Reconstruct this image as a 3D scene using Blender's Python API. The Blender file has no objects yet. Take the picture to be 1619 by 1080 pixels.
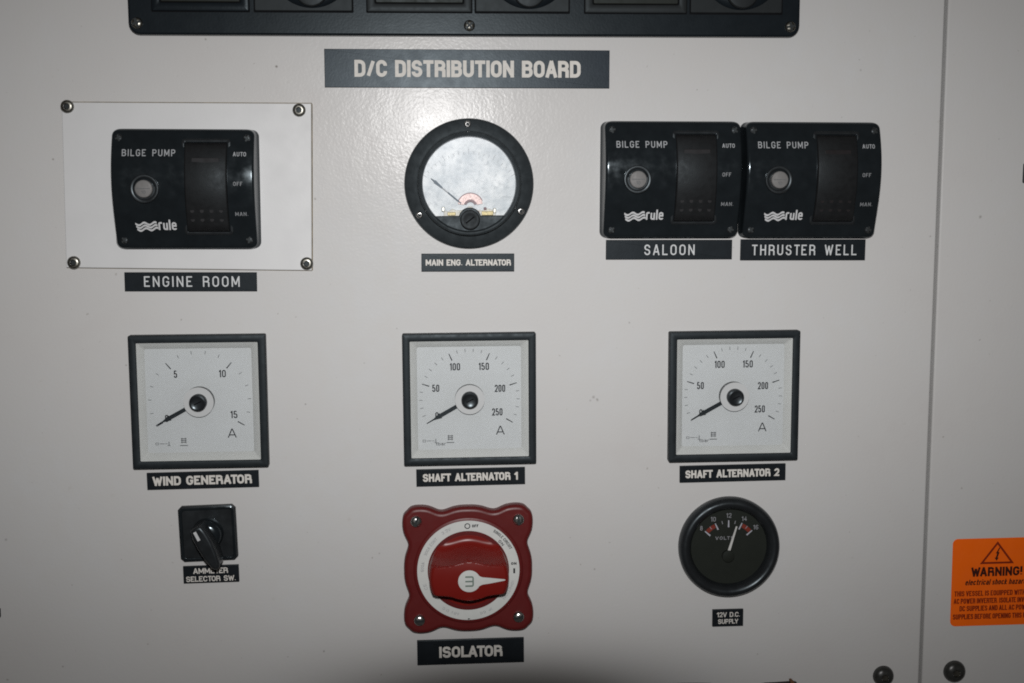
import bpy, math, random
from mathutils import Matrix, Vector

random.seed(7)
S = bpy.context.scene
COL = S.collection
MM = 0.001

# ------------------------------------------------------------------ camera
# measurements are in millimetres on the face of the panel: x right, z up, the viewer on the -y side
DIST = 0.6827
YAW, PITCH, ROLL = 0.06122, 0.12368, -0.00246
cy_, sy_, cp_, sp_ = math.cos(YAW), math.sin(YAW), math.cos(PITCH), math.sin(PITCH)
fw = Vector((sy_ * cp_, cy_ * cp_, -sp_))
rt = Vector((cy_, -sy_, 0.0))
up = rt.cross(fw)
r2 = math.cos(ROLL) * rt + math.sin(ROLL) * up
u2 = -math.sin(ROLL) * rt + math.cos(ROLL) * up
cam = bpy.data.cameras.new('camera')
cam.sensor_width = 36.0
cam.lens = 36.0 * 2008.9 / 1619.0
cam.clip_start = 0.02
cam.clip_end = 50.0
cam.dof.use_dof = False
co = bpy.data.objects.new('camera', cam)
COL.objects.link(co)
m = Matrix.Identity(4)
for i in range(3):
    m[i][0], m[i][1], m[i][2] = r2[i], u2[i], -fw[i]
m[0][3], m[1][3], m[2][3] = 0.0, -DIST, 0.0
co.matrix_world = m
S.camera = co

# ------------------------------------------------------------------ world: the dim, slightly warm cabin
world = bpy.data.worlds.new('World')
S.world = world
world.use_nodes = True
bg = world.node_tree.nodes['Background']
bg.inputs[0].default_value = (1.0, 0.93, 0.86, 1)
bg.inputs[1].default_value = 0.035

# ------------------------------------------------------------------ flash: a camera flash 7 cm above the lens
FLASH = Vector((0.002, -DIST, 0.070))
fl = bpy.data.lights.new('flash', 'POINT')
fl.energy = 17.4
fl.color = (1.0, 0.985, 0.975)
fl.shadow_soft_size = 0.011
fo = bpy.data.objects.new('flash', fl)
COL.objects.link(fo)
fo.location = FLASH
fl.use_nodes = True
nt = fl.node_tree
em = nt.nodes['Emission']


def nmath(nt, op, a, b=None, c=None, clamp=False):
    n = nt.nodes.new('ShaderNodeMath')
    n.operation = op
    n.use_clamp = clamp
    for k, x in enumerate((a, b, c)):
        if x is None:
            continue
        if isinstance(x, (int, float)):
            n.inputs[k].default_value = x
        else:
            nt.links.new(x, n.inputs[k])
    return n.outputs[0]


# beam of the flash head: strongest ahead, weaker to the sides, a lens barrel's shadow drawn into its lower middle; no barrel is built
tc = nt.nodes.new('ShaderNodeTexCoord')
sp = nt.nodes.new('ShaderNodeSeparateXYZ')
nt.links.new(tc.outputs['Normal'], sp.inputs[0])
yy = nmath(nt, 'MAXIMUM', nmath(nt, 'ABSOLUTE', sp.outputs[1]), 0.05)
tx = nmath(nt, 'DIVIDE', sp.outputs[0], yy)
tz = nmath(nt, 'DIVIDE', sp.outputs[2], yy)


def ell(cx, cz, rx, rz):
    a = nmath(nt, 'DIVIDE', nmath(nt, 'SUBTRACT', tx, cx), rx)
    b = nmath(nt, 'DIVIDE', nmath(nt, 'SUBTRACT', tz, cz), rz)
    return nmath(nt, 'ADD', nmath(nt, 'MULTIPLY', a, a), nmath(nt, 'MULTIPLY', b, b))


BEAM = (0.0906, -0.195, 0.69, 0.392)
beam = nmath(nt, 'POWER', 2.718, nmath(nt, 'MULTIPLY', ell(*BEAM), -1.0))
LENS_SHADOW = (0.050, -0.535, 0.146, 0.042)
le = ell(*LENS_SHADOW)
lens = nmath(nt, 'SUBTRACT', 1.0, nmath(nt, 'MULTIPLY', nmath(nt, 'POWER', 2.718, nmath(nt, 'MULTIPLY', le, -1.0)), 1.5), clamp=True)
nt.links.new(nmath(nt, 'MULTIPLY', beam, lens), em.inputs['Strength'])

# ------------------------------------------------------------------ render look
S.view_settings.view_transform = 'Standard'
S.view_settings.look = 'None'
S.view_settings.exposure = 0.0
S.view_settings.gamma = 1.0
S.view_settings.use_curve_mapping = False
S.render.engine = 'CYCLES'
S.cycles.filter_width = 1.85
S.cycles.use_denoising = False
S.cycles.max_bounces = 6
S.cycles.transparent_max_bounces = 12
S.cycles.sample_clamp_indirect = 3.0


# ------------------------------------------------------------------ materials
def base_mat(name):
    mt = bpy.data.materials.new(name)
    mt.use_nodes = True
    t = mt.node_tree
    return mt, t, t.nodes['Principled BSDF']


def noise(t, vec, scale, detail=3.0, rough=0.5):
    n = t.nodes.new('ShaderNodeTexNoise')
    n.inputs['Scale'].default_value = scale
    n.inputs['Detail'].default_value = detail
    n.inputs['Roughness'].default_value = rough
    t.links.new(vec, n.inputs['Vector'])
    return n.outputs['Fac']


def ramp(t, fac, p0, p1, c0=0.0, c1=1.0):
    n = t.nodes.new('ShaderNodeMapRange')
    n.inputs['From Min'].default_value = p0
    n.inputs['From Max'].default_value = p1
    n.inputs['To Min'].default_value = c0
    n.inputs['To Max'].default_value = c1
    t.links.new(fac, n.inputs['Value'])
    return n.outputs[0]


def mix(t, fac, a, b):
    n = t.nodes.new('ShaderNodeMix')
    n.data_type = 'RGBA'
    for sock, x in ((n.inputs[0], fac), (n.inputs[6], a), (n.inputs[7], b)):
        if hasattr(x, 'links') or hasattr(x, 'is_linked'):
            t.links.new(x, sock)
        elif isinstance(x, (int, float)):
            sock.default_value = x
        else:
            sock.default_value = (x[0], x[1], x[2], 1)
    return n.outputs[2]


def mat(name, col, rough=0.4, metal=0.0, spec=0.5, vary=0.12, vscale=160.0, bump=0.0, bscale=1500.0, rvary=0.08):
    mt, t, b = base_mat(name)
    tcn = t.nodes.new('ShaderNodeTexCoord')
    v = tcn.outputs['Object']
    n = noise(t, v, vscale, 4.0, 0.6)
    dark = tuple(c * (1 - vary) for c in col)
    lite = tuple(min(1, c * (1 + vary)) for c in col)
    t.links.new(mix(t, ramp(t, n, 0.3, 0.7), dark, lite), b.inputs['Base Color'])
    t.links.new(ramp(t, noise(t, v, vscale * 1.7, 3.0), 0.3, 0.7, max(0.02, rough - rvary), min(1, rough + rvary)), b.inputs['Roughness'])
    b.inputs['Metallic'].default_value = metal
    b.inputs['Specular IOR Level'].default_value = spec
    if max(col) < 0.03:
        b.inputs['Specular Tint'].default_value = (0.80, 0.93, 1.0, 1)
    if bump:
        bn = t.nodes.new('ShaderNodeBump')
        bn.inputs['Strength'].default_value = bump
        bn.inputs['Distance'].default_value = 0.0002
        t.links.new(noise(t, v, bscale, 2.0), bn.inputs['Height'])
        t.links.new(bn.outputs[0], b.inputs['Normal'])
    return mt


def panel_paint(name, spots):
    """off-white gloss paint with orange peel, faint mottling, specks of dirt and a few rubbed marks"""
    mt, t, b = base_mat(name)
    g = t.nodes.new('ShaderNodeNewGeometry')
    v = g.outputs['Position']
    big = ramp(t, noise(t, v, 9.0, 4.0, 0.55), 0.35, 0.65)
    c = mix(t, big, (0.566, 0.557, 0.549), (0.586, 0.592, 0.594))
    med = ramp(t, noise(t, v, 70.0, 4.0, 0.65), 0.3, 0.72)
    c = mix(t, med, c, (0.578, 0.575, 0.566))
    # specks
    sp1 = ramp(t, noise(t, v, 330.0, 2.0, 0.4), 0.735, 0.80)
    c = mix(t, nmath(t, 'MULTIPLY', sp1, 0.45), c, (0.22, 0.20, 0.17))
    sp2 = ramp(t, noise(t, v, 140.0, 3.0, 0.5), 0.70, 0.80)
    c = mix(t, nmath(t, 'MULTIPLY', sp2, 0.22), c, (0.36, 0.34, 0.30))
    # rubbed marks at places of their own
    wob = noise(t, v, 600.0, 3.0, 0.6)
    tot = None
    for (x, z, r, s) in spots:
        d = t.nodes.new('ShaderNodeVectorMath')
        d.operation = 'DISTANCE'
        t.links.new(v, d.inputs[0])
        d.inputs[1].default_value = (x * MM, 0, z * MM)
        f = ramp(t, nmath(t, 'ADD', d.outputs['Value'], nmath(t, 'MULTIPLY', wob, r * MM * 1.1)), r * MM * 1.35, r * MM * 0.7, 0.0, s)
        tot = f if tot is None else nmath(t, 'MAXIMUM', tot, f)
    if tot is not None:
        c = mix(t, tot, c, (0.16, 0.145, 0.13))
    t.links.new(c, b.inputs['Base Color'])
    t.links.new(ramp(t, noise(t, v, 45.0, 4.0), 0.3, 0.7, 0.20, 0.25), b.inputs['Roughness'])
    b.inputs['Specular IOR Level'].default_value = 0.088
    b1 = t.nodes.new('ShaderNodeBump')
    b1.inputs['Strength'].default_value = 0.4
    b1.inputs['Distance'].default_value = 0.00016
    t.links.new(noise(t, v, 640.0, 2.0), b1.inputs['Height'])
    b2 = t.nodes.new('ShaderNodeBump')
    b2.inputs['Strength'].default_value = 0.25
    b2.inputs['Distance'].default_value = 0.0003
    t.links.new(noise(t, v, 130.0, 2.0), b2.inputs['Height'])
    t.links.new(b1.outputs[0], b2.inputs['Normal'])
    t.links.new(b2.outputs[0], b.inputs['Normal'])
    return mt


def glass_mat(name, rough=0.06, haze=0.0, ior=1.45):
    """clear thin window: see-through, mirror part by Fresnel, a little dust"""
    mt = bpy.data.materials.new(name)
    mt.use_nodes = True
    t = mt.node_tree
    t.nodes.clear()
    out = t.nodes.new('ShaderNodeOutputMaterial')
    tr = t.nodes.new('ShaderNodeBsdfTransparent')
    tr.inputs[0].default_value = (0.97, 0.98, 0.98, 1)
    gl = t.nodes.new('ShaderNodeBsdfGlossy')
    gl.inputs['Roughness'].default_value = rough
    gl.inputs['Color'].default_value = (0.9, 0.93, 1.0, 1)
    fr = t.nodes.new('ShaderNodeFresnel')
    fr.inputs['IOR'].default_value = ior
    mx = t.nodes.new('ShaderNodeMixShader')
    t.links.new(fr.outputs[0], mx.inputs[0])
    t.links.new(tr.outputs[0], mx.inputs[1])
    t.links.new(gl.outputs[0], mx.inputs[2])
    last = mx.outputs[0]
    if haze:
        tcn = t.nodes.new('ShaderNodeTexCoord')
        df = t.nodes.new('ShaderNodeBsdfDiffuse')
        df.inputs[0].default_value = (0.75, 0.78, 0.82, 1)
        m2 = t.nodes.new('ShaderNodeMixShader')
        t.links.new(ramp(t, noise(t, tcn.outputs['Object'], 220.0, 4.0, 0.6), 0.3, 0.75, 0.0, haze), m2.inputs[0])
        t.links.new(last, m2.inputs[1])
        t.links.new(df.outputs[0], m2.inputs[2])
        last = m2.outputs[0]
    t.links.new(last, out.inputs[0])
    return mt


M = {}
M['paint'] = panel_paint('panel_paint', [(-81.1, 61.0, 1.0, .8), (-117.2, 74.8, .9, .5), (86.4, -116.2, 1.5, .45), (88.6, -117.6, 1.3, .5), (84.8, -118.0, 1.0, .3),
                         (105.9, -75.3, .9, .4), (299.3, -18.8, 1.4, .6), (-197.7, 13.1, 1.0, .6), (-31.5, -201.8, .8, .4), (-63.0, -257.0, 1.0, .5), (87.6, -213.3, .9, .4),
                         (-70.0, -118.0, .8, .6), (240.0, -20.0, 1.3, .35), (-205.0, -262.0, 1.0, .4), (-232.0, -190.0, 1.2, .4), (-15.0, 60.0, .7, .4), (230.0, 60.0, 1.0, .3)])
M['plate'] = mat('white_plastic_sheet', (0.63, 0.637, 0.642), 0.45, spec=0.35, vary=0.02, vscale=40, bump=0.1, bscale=900)
M['sheet_edge'] = mat('yellowed_sheet_edge', (0.40, 0.36, 0.27), 0.6, vary=0.2, vscale=300)
M['black'] = mat('black_plastic', (0.014, 0.0155, 0.017), 0.33, spec=0.45, vary=0.15, vscale=120, bump=0.08)
M['black_gloss'] = mat('black_gloss_plastic', (0.0100, 0.0128, 0.0150), 0.17, spec=0.5, vary=0.15, vscale=120)
M['black_matt'] = mat('black_matt_plastic', (0.011, 0.0112, 0.0118), 0.5, spec=0.2, vary=0.15, vscale=200, bump=0.25)
M['bezel'] = mat('charcoal_bezel_plastic', (0.0140, 0.0172, 0.0195), 0.48, spec=0.25, vary=0.15, vscale=150, bump=0.15)
M['gap'] = mat('dark_gap', (0.006, 0.006, 0.007), 0.8, spec=0.08)
M['board'] = mat('black_board_plastic', (0.0085, 0.0115, 0.0145), 0.32, spec=0.15, vary=0.12, vscale=90, bump=0.12, bscale=900, rvary=0.02)
M['board_grey'] = mat('dark_grey_board_plastic', (0.019, 0.021, 0.022), 0.45, spec=0.15, vary=0.10, vscale=160, rvary=0.03)
M['olive'] = mat('smoked_olive_plastic', (0.014, 0.0145, 0.010), 0.45, spec=0.2)
M['label'] = mat('black_engraving_laminate', (0.0115, 0.0140, 0.0170), 0.36, spec=0.18, vary=0.15, vscale=120, bump=0.1, bscale=1200, rvary=0.02)
M['label_dc'] = mat('black_gloss_laminate', (0.012, 0.0165, 0.024), 0.33, spec=0.17, vary=0.12, vscale=120, bump=0.1, bscale=900, rvary=0.02)
M['cream'] = mat('cream_engraving', (0.66, 0.64, 0.60), 0.6, spec=0.2, vary=0.06, vscale=500)
M['engraved'] = mat('grey_white_engraving', (0.58, 0.60, 0.61), 0.6, spec=0.2, vary=0.08, vscale=500)
M['print'] = mat('pale_print', (0.33, 0.345, 0.36), 0.5, spec=0.2, vary=0.15, vscale=900)
M['print_dim'] = mat('dim_pale_print', (0.20, 0.21, 0.22), 0.5, spec=0.2, vary=0.2, vscale=900)
M['logo'] = mat('white_print', (0.55, 0.56, 0.57), 0.5, spec=0.2, vary=0.1, vscale=900)
M['dial'] = mat('white_dial_card', (0.515, 0.53, 0.535), 0.6, spec=0.2, vary=0.02, vscale=60)
M['surround'] = mat('pale_grey_surround', (0.485, 0.49, 0.475), 0.5, spec=0.3, vary=0.03, vscale=60)
M['ink'] = mat('black_ink', (0.02, 0.02, 0.023), 0.6, spec=0.2, vary=0.2, vscale=900)
M['ink_thin'] = mat('thin_grey_ink', (0.11, 0.115, 0.12), 0.6, spec=0.2, vary=0.2, vscale=900)
M['ink_pale'] = mat('pale_grey_ink', (0.36, 0.37, 0.38), 0.6, spec=0.2, vary=0.15, vscale=900)
M['needle'] = mat('black_needle', (0.012, 0.014, 0.016), 0.5, spec=0.3)
M['boss_side'] = mat('dark_refraction_edge', (0.035, 0.037, 0.035), 0.35, spec=0.3)  # opaque dark colour stands in for dark refraction in the clear wall
M['glass'] = glass_mat('meter_window', 0.09, ior=1.22)
M['old_glass'] = glass_mat('scuffed_old_window', 0.27, 0.04, 1.16)
M['red'] = mat('red_plastic', (0.112, 0.0115, 0.0115), 0.38, spec=0.32, vary=0.05, vscale=120, bump=0.12, bscale=1200, rvary=0.03)
M['red_knob'] = mat('red_gloss_knob', (0.180, 0.010, 0.007), 0.32, spec=0.36, vary=0.03, vscale=60, rvary=0.015)
M['white_ring'] = mat('white_sticker', (0.62, 0.64, 0.62), 0.5, spec=0.3, vary=0.03, vscale=200)
M['emblem'] = mat('grey_green_emblem', (0.17, 0.22, 0.19), 0.5, spec=0.3)
M['steel'] = mat('stainless_steel', (0.55, 0.55, 0.54), 0.24, metal=1.0, vary=0.15, vscale=500)
M['screw_dull'] = mat('dull_screw_steel', (0.23, 0.225, 0.20), 0.36, metal=1.0, vary=0.3, vscale=900)
M['screw_black'] = mat('blackened_screw', (0.018, 0.0185, 0.0195), 0.4, metal=0.2, vary=0.2, vscale=500)
M['socket_dark'] = mat('screw_recess', (0.012, 0.012, 0.011), 0.6)
M['breaker'] = mat('grey_breaker_button', (0.168, 0.165, 0.163), 0.55, spec=0.3, vary=0.1, vscale=400)
M['orange'] = mat('orange_sticker', (1.0, 0.150, 0.004), 0.5, spec=0.3, vary=0.04, vscale=90)
M['warn_ink'] = mat('dark_brown_ink', (0.05, 0.012, 0.008), 0.5, spec=0.2)
M['warn_fine'] = mat('brown_red_ink', (0.23, 0.022, 0.006), 0.5, spec=0.2)
M['copper'] = mat('pink_copper_coil', (0.50, 0.345, 0.32), 0.4, metal=0.1, vary=0.15, vscale=900)
M['maroon'] = mat('dark_maroon_coil', (0.16, 0.07, 0.08), 0.5, vary=0.2, vscale=900)
M['brass'] = mat('brass_bracket', (0.42, 0.34, 0.15), 0.45, metal=0.2, vary=0.3, vscale=900)
M['pale_metal'] = mat('pale_bracket', (0.56, 0.54, 0.48), 0.5, metal=0.0, vary=0.2, vscale=900)
M['steelblue'] = mat('blued_needle', (0.05, 0.085, 0.115), 0.5, metal=0.0, spec=0.2)
M['volt_dial'] = mat('black_volt_dial', (0.0195, 0.0215, 0.0175), 0.65, spec=0.12, vary=.06, rvary=.02)
M['volt_ink'] = mat('lilac_white_ink', (0.42, 0.42, 0.47), 0.5, spec=0.2)
M['volt_dim'] = mat('dim_white_ink', (0.27, 0.27, 0.29), 0.5, spec=0.2)
M['volt_red'] = mat('dull_red_ink', (0.20, 0.032, 0.02), 0.5, spec=0.2)
M['volt_needle'] = mat('pale_needle', (0.56, 0.55, 0.53), 0.5, spec=0.2)
M['fitting'] = mat('dark_maroon_plastic', (0.020, 0.011, 0.011), 0.5, spec=0.3)
M['lens_dark'] = mat('smoked_red_lens', (0.013, 0.0095, 0.0095), 0.5, spec=0.2)
M['flange'] = mat('grey_black_bakelite', (0.0225, 0.027, 0.0298), 0.40, spec=0.65, vary=0.15, vscale=150, bump=0.15)
M['grime_shadow'] = mat('brown_grime_shadow', (0.20, 0.17, 0.12), 0.8, spec=0.1, vary=0.45, vscale=120)
M['fastener'] = mat('worn_black_fastener', (0.030, 0.031, 0.029), 0.30, spec=0.6, vary=0.35, vscale=300)
M['rust'] = mat('rusty_brown', (0.14, 0.06, 0.025), 0.6)


def weathered_dial():
    mt, t, b = base_mat('weathered_silver_dial')
    v = t.nodes.new('ShaderNodeTexCoord').outputs['Object']
    a = ramp(t, noise(t, v, 95.0, 5.0, 0.65), 0.35, 0.68)
    c = mix(t, a, (0.44, 0.485, 0.52), (0.76, 0.78, 0.79))
    a2 = ramp(t, noise(t, v, 330.0, 4.0, 0.7), 0.50, 0.72)
    c = mix(t, nmath(t, 'MULTIPLY', a2, 0.75), c, (0.28, 0.32, 0.35))
    t.links.new(c, b.inputs['Base Color'])
    b.inputs['Roughness'].default_value = 0.45
    b.inputs['Metallic'].default_value = 0.0
    return mt


M['old_dial'] = weathered_dial()


# ------------------------------------------------------------------ mesh building (local u right, v up, w out of the panel; millimetres)
class MB:
    def __init__(s):
        s.v, s.f, s.mi, s.mats = [], [], [], []

    def mat(s, name):
        if name not in s.mats:
            s.mats.append(name)
        return s.mats.index(name)

    def face(s, idx, mi):
        s.f.append(idx)
        s.mi.append(mi)

    def ring(s, pts, w):
        b = len(s.v)
        for p in pts:
            s.v.append((p[0], p[1], w))
        return list(range(b, b + len(pts)))

    def bridge(s, a, b, mi):
        n = len(a)
        for i in range(n):
            j = (i + 1) % n
            s.face((a[i], a[j], b[j], b[i]), mi)

    def prism(s, pts, w0, w1, mname, bevel=0.0, segs=3, back=False, flat=True):
        """extruded outline (counter-clockwise) with a rounded front edge"""
        mi = s.mat(mname)
        r0 = s.ring(pts, w0)
        if back:
            s.face(tuple(reversed(r0)), mi)
        last = r0
        if bevel > 0:
            for k in range(segs + 1):
                a = math.pi / 2 * k / segs
                r = s.ring(inset(pts, bevel * (1 - math.cos(a))), w1 - bevel + bevel * math.sin(a))
                s.bridge(last, r, mi)
                last = r
        else:
            r = s.ring(pts, w1)
            s.bridge(last, r, mi)
            last = r
        if flat:
            last = s.ring([s.v[q][:2] for q in last], s.v[last[0]][2])
        s.face(tuple(last), mi)

    def frame(s, outer, inner, w0, w1, mname, bevel=0.5, w_in=None):
        """a closed border: outline 'outer' with the opening 'inner' (same number of points)"""
        mi = s.mat(mname)
        rs = [s.ring(outer, w0), s.ring(outer, w1 - bevel), s.ring(inset(outer, bevel * .3), w1 - bevel * .3), s.ring(inset(outer, bevel), w1),
              s.ring(inset(inner, -bevel), w1), s.ring(inset(inner, -bevel * .3), w1 - bevel * .3), s.ring(inner, w1 - bevel), s.ring(inner, w0 if w_in is None else w_in)]
        for a, b in zip(rs, rs[1:]):
            s.bridge(a, b, mi)

    def lathe(s, prof, mname, c=(0, 0), n=64, cap=True, a0=0.0):
        mi = s.mat(mname)
        last = None
        for (r, w) in prof:
            pts = [(c[0] + r * math.cos(a0 + 2 * math.pi * i / n), c[1] + r * math.sin(a0 + 2 * math.pi * i / n)) for i in range(n)]
            cur = s.ring(pts, w)
            if last is not None:
                s.bridge(last, cur, mi)
            last = cur
        if cap:
            s.face(tuple(last), mi)

    def disc(s, c, r, w, mname, n=40):
        s.face(tuple(s.ring(circ(c, r, n), w)), s.mat(mname))

    def ann(s, c, r0, r1, w, mname, a0=0.0, a1=360.0, n=48):
        mi = s.mat(mname)
        A = [math.radians(a0 + (a1 - a0) * i / n) for i in range(n + 1)]
        a = s.ring([(c[0] + r0 * math.cos(x), c[1] + r0 * math.sin(x)) for x in A], w)
        b = s.ring([(c[0] + r1 * math.cos(x), c[1] + r1 * math.sin(x)) for x in A], w)
        for i in range(n):
            s.face((a[i], b[i], b[i + 1], a[i + 1]), mi)

    def poly(s, pts, w, mname):
        s.face(tuple(s.ring(pts, w)), s.mat(mname))

    def bar(s, p, q, wd, w, mname, wd2=None):
        dx, dy = q[0] - p[0], q[1] - p[1]
        L = math.hypot(dx, dy) or 1
        nx, ny = -dy / L, dx / L
        a, b = wd / 2, (wd if wd2 is None else wd2) / 2
        s.poly([(p[0] - nx * a, p[1] - ny * a), (q[0] - nx * b, q[1] - ny * b), (q[0] + nx * b, q[1] + ny * b), (p[0] + nx * a, p[1] + ny * a)], w, mname)

    def build(s, name, parent=None, sharp=35.0, smooth=True):
        me = bpy.data.meshes.new(name)
        me.from_pydata([(x * MM, -z * MM, y * MM) for x, y, z in s.v], [], s.f)
        for k in s.mats:
            me.materials.append(M[k])
        me.polygons.foreach_set('material_index', s.mi)
        me.update()
        if smooth:
            me.shade_smooth()
            me.set_sharp_from_angle(angle=math.radians(sharp))
        o = bpy.data.objects.new(name, me)
        COL.objects.link(o)
        if parent is not None:
            o.parent = parent
        return o


def circ(c, r, n=48):
    return [(c[0] + r * math.cos(2 * math.pi * i / n), c[1] + r * math.sin(2 * math.pi * i / n)) for i in range(n)]


def rrect(w, h, r, c=(0, 0), n=6):
    pts = []
    r = max(r, 0.01)
    for cx, cy, a in ((w / 2 - r, h / 2 - r, 0), (-w / 2 + r, h / 2 - r, 90), (-w / 2 + r, -h / 2 + r, 180), (w / 2 - r, -h / 2 + r, 270)):
        for k in range(n + 1):
            t = math.radians(a + 90 * k / n)
            pts.append((c[0] + cx + r * math.cos(t), c[1] + cy + r * math.sin(t)))
    return pts


def inset(pts, d):
    if abs(d) < 1e-9:
        return list(pts)
    n = len(pts)
    out = []
    for i in range(n):
        p0, p1, p2 = pts[i - 1], pts[i], pts[(i + 1) % n]
        ax, ay = p1[0] - p0[0], p1[1] - p0[1]
        bx, by = p2[0] - p1[0], p2[1] - p1[1]
        la, lb = math.hypot(ax, ay), math.hypot(bx, by)
        if la < 1e-9:
            ax, ay, la = bx, by, lb
        if lb < 1e-9:
            bx, by, lb = ax, ay, la
        n1 = (-ay / la, ax / la)
        n2 = (-by / lb, bx / lb)
        mx, my = n1[0] + n2[0], n1[1] + n2[1]
        k = mx * n1[0] + my * n1[1]
        k = max(k, 0.35)
        out.append((p1[0] + mx / k * d, p1[1] + my / k * d))
    return out


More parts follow.
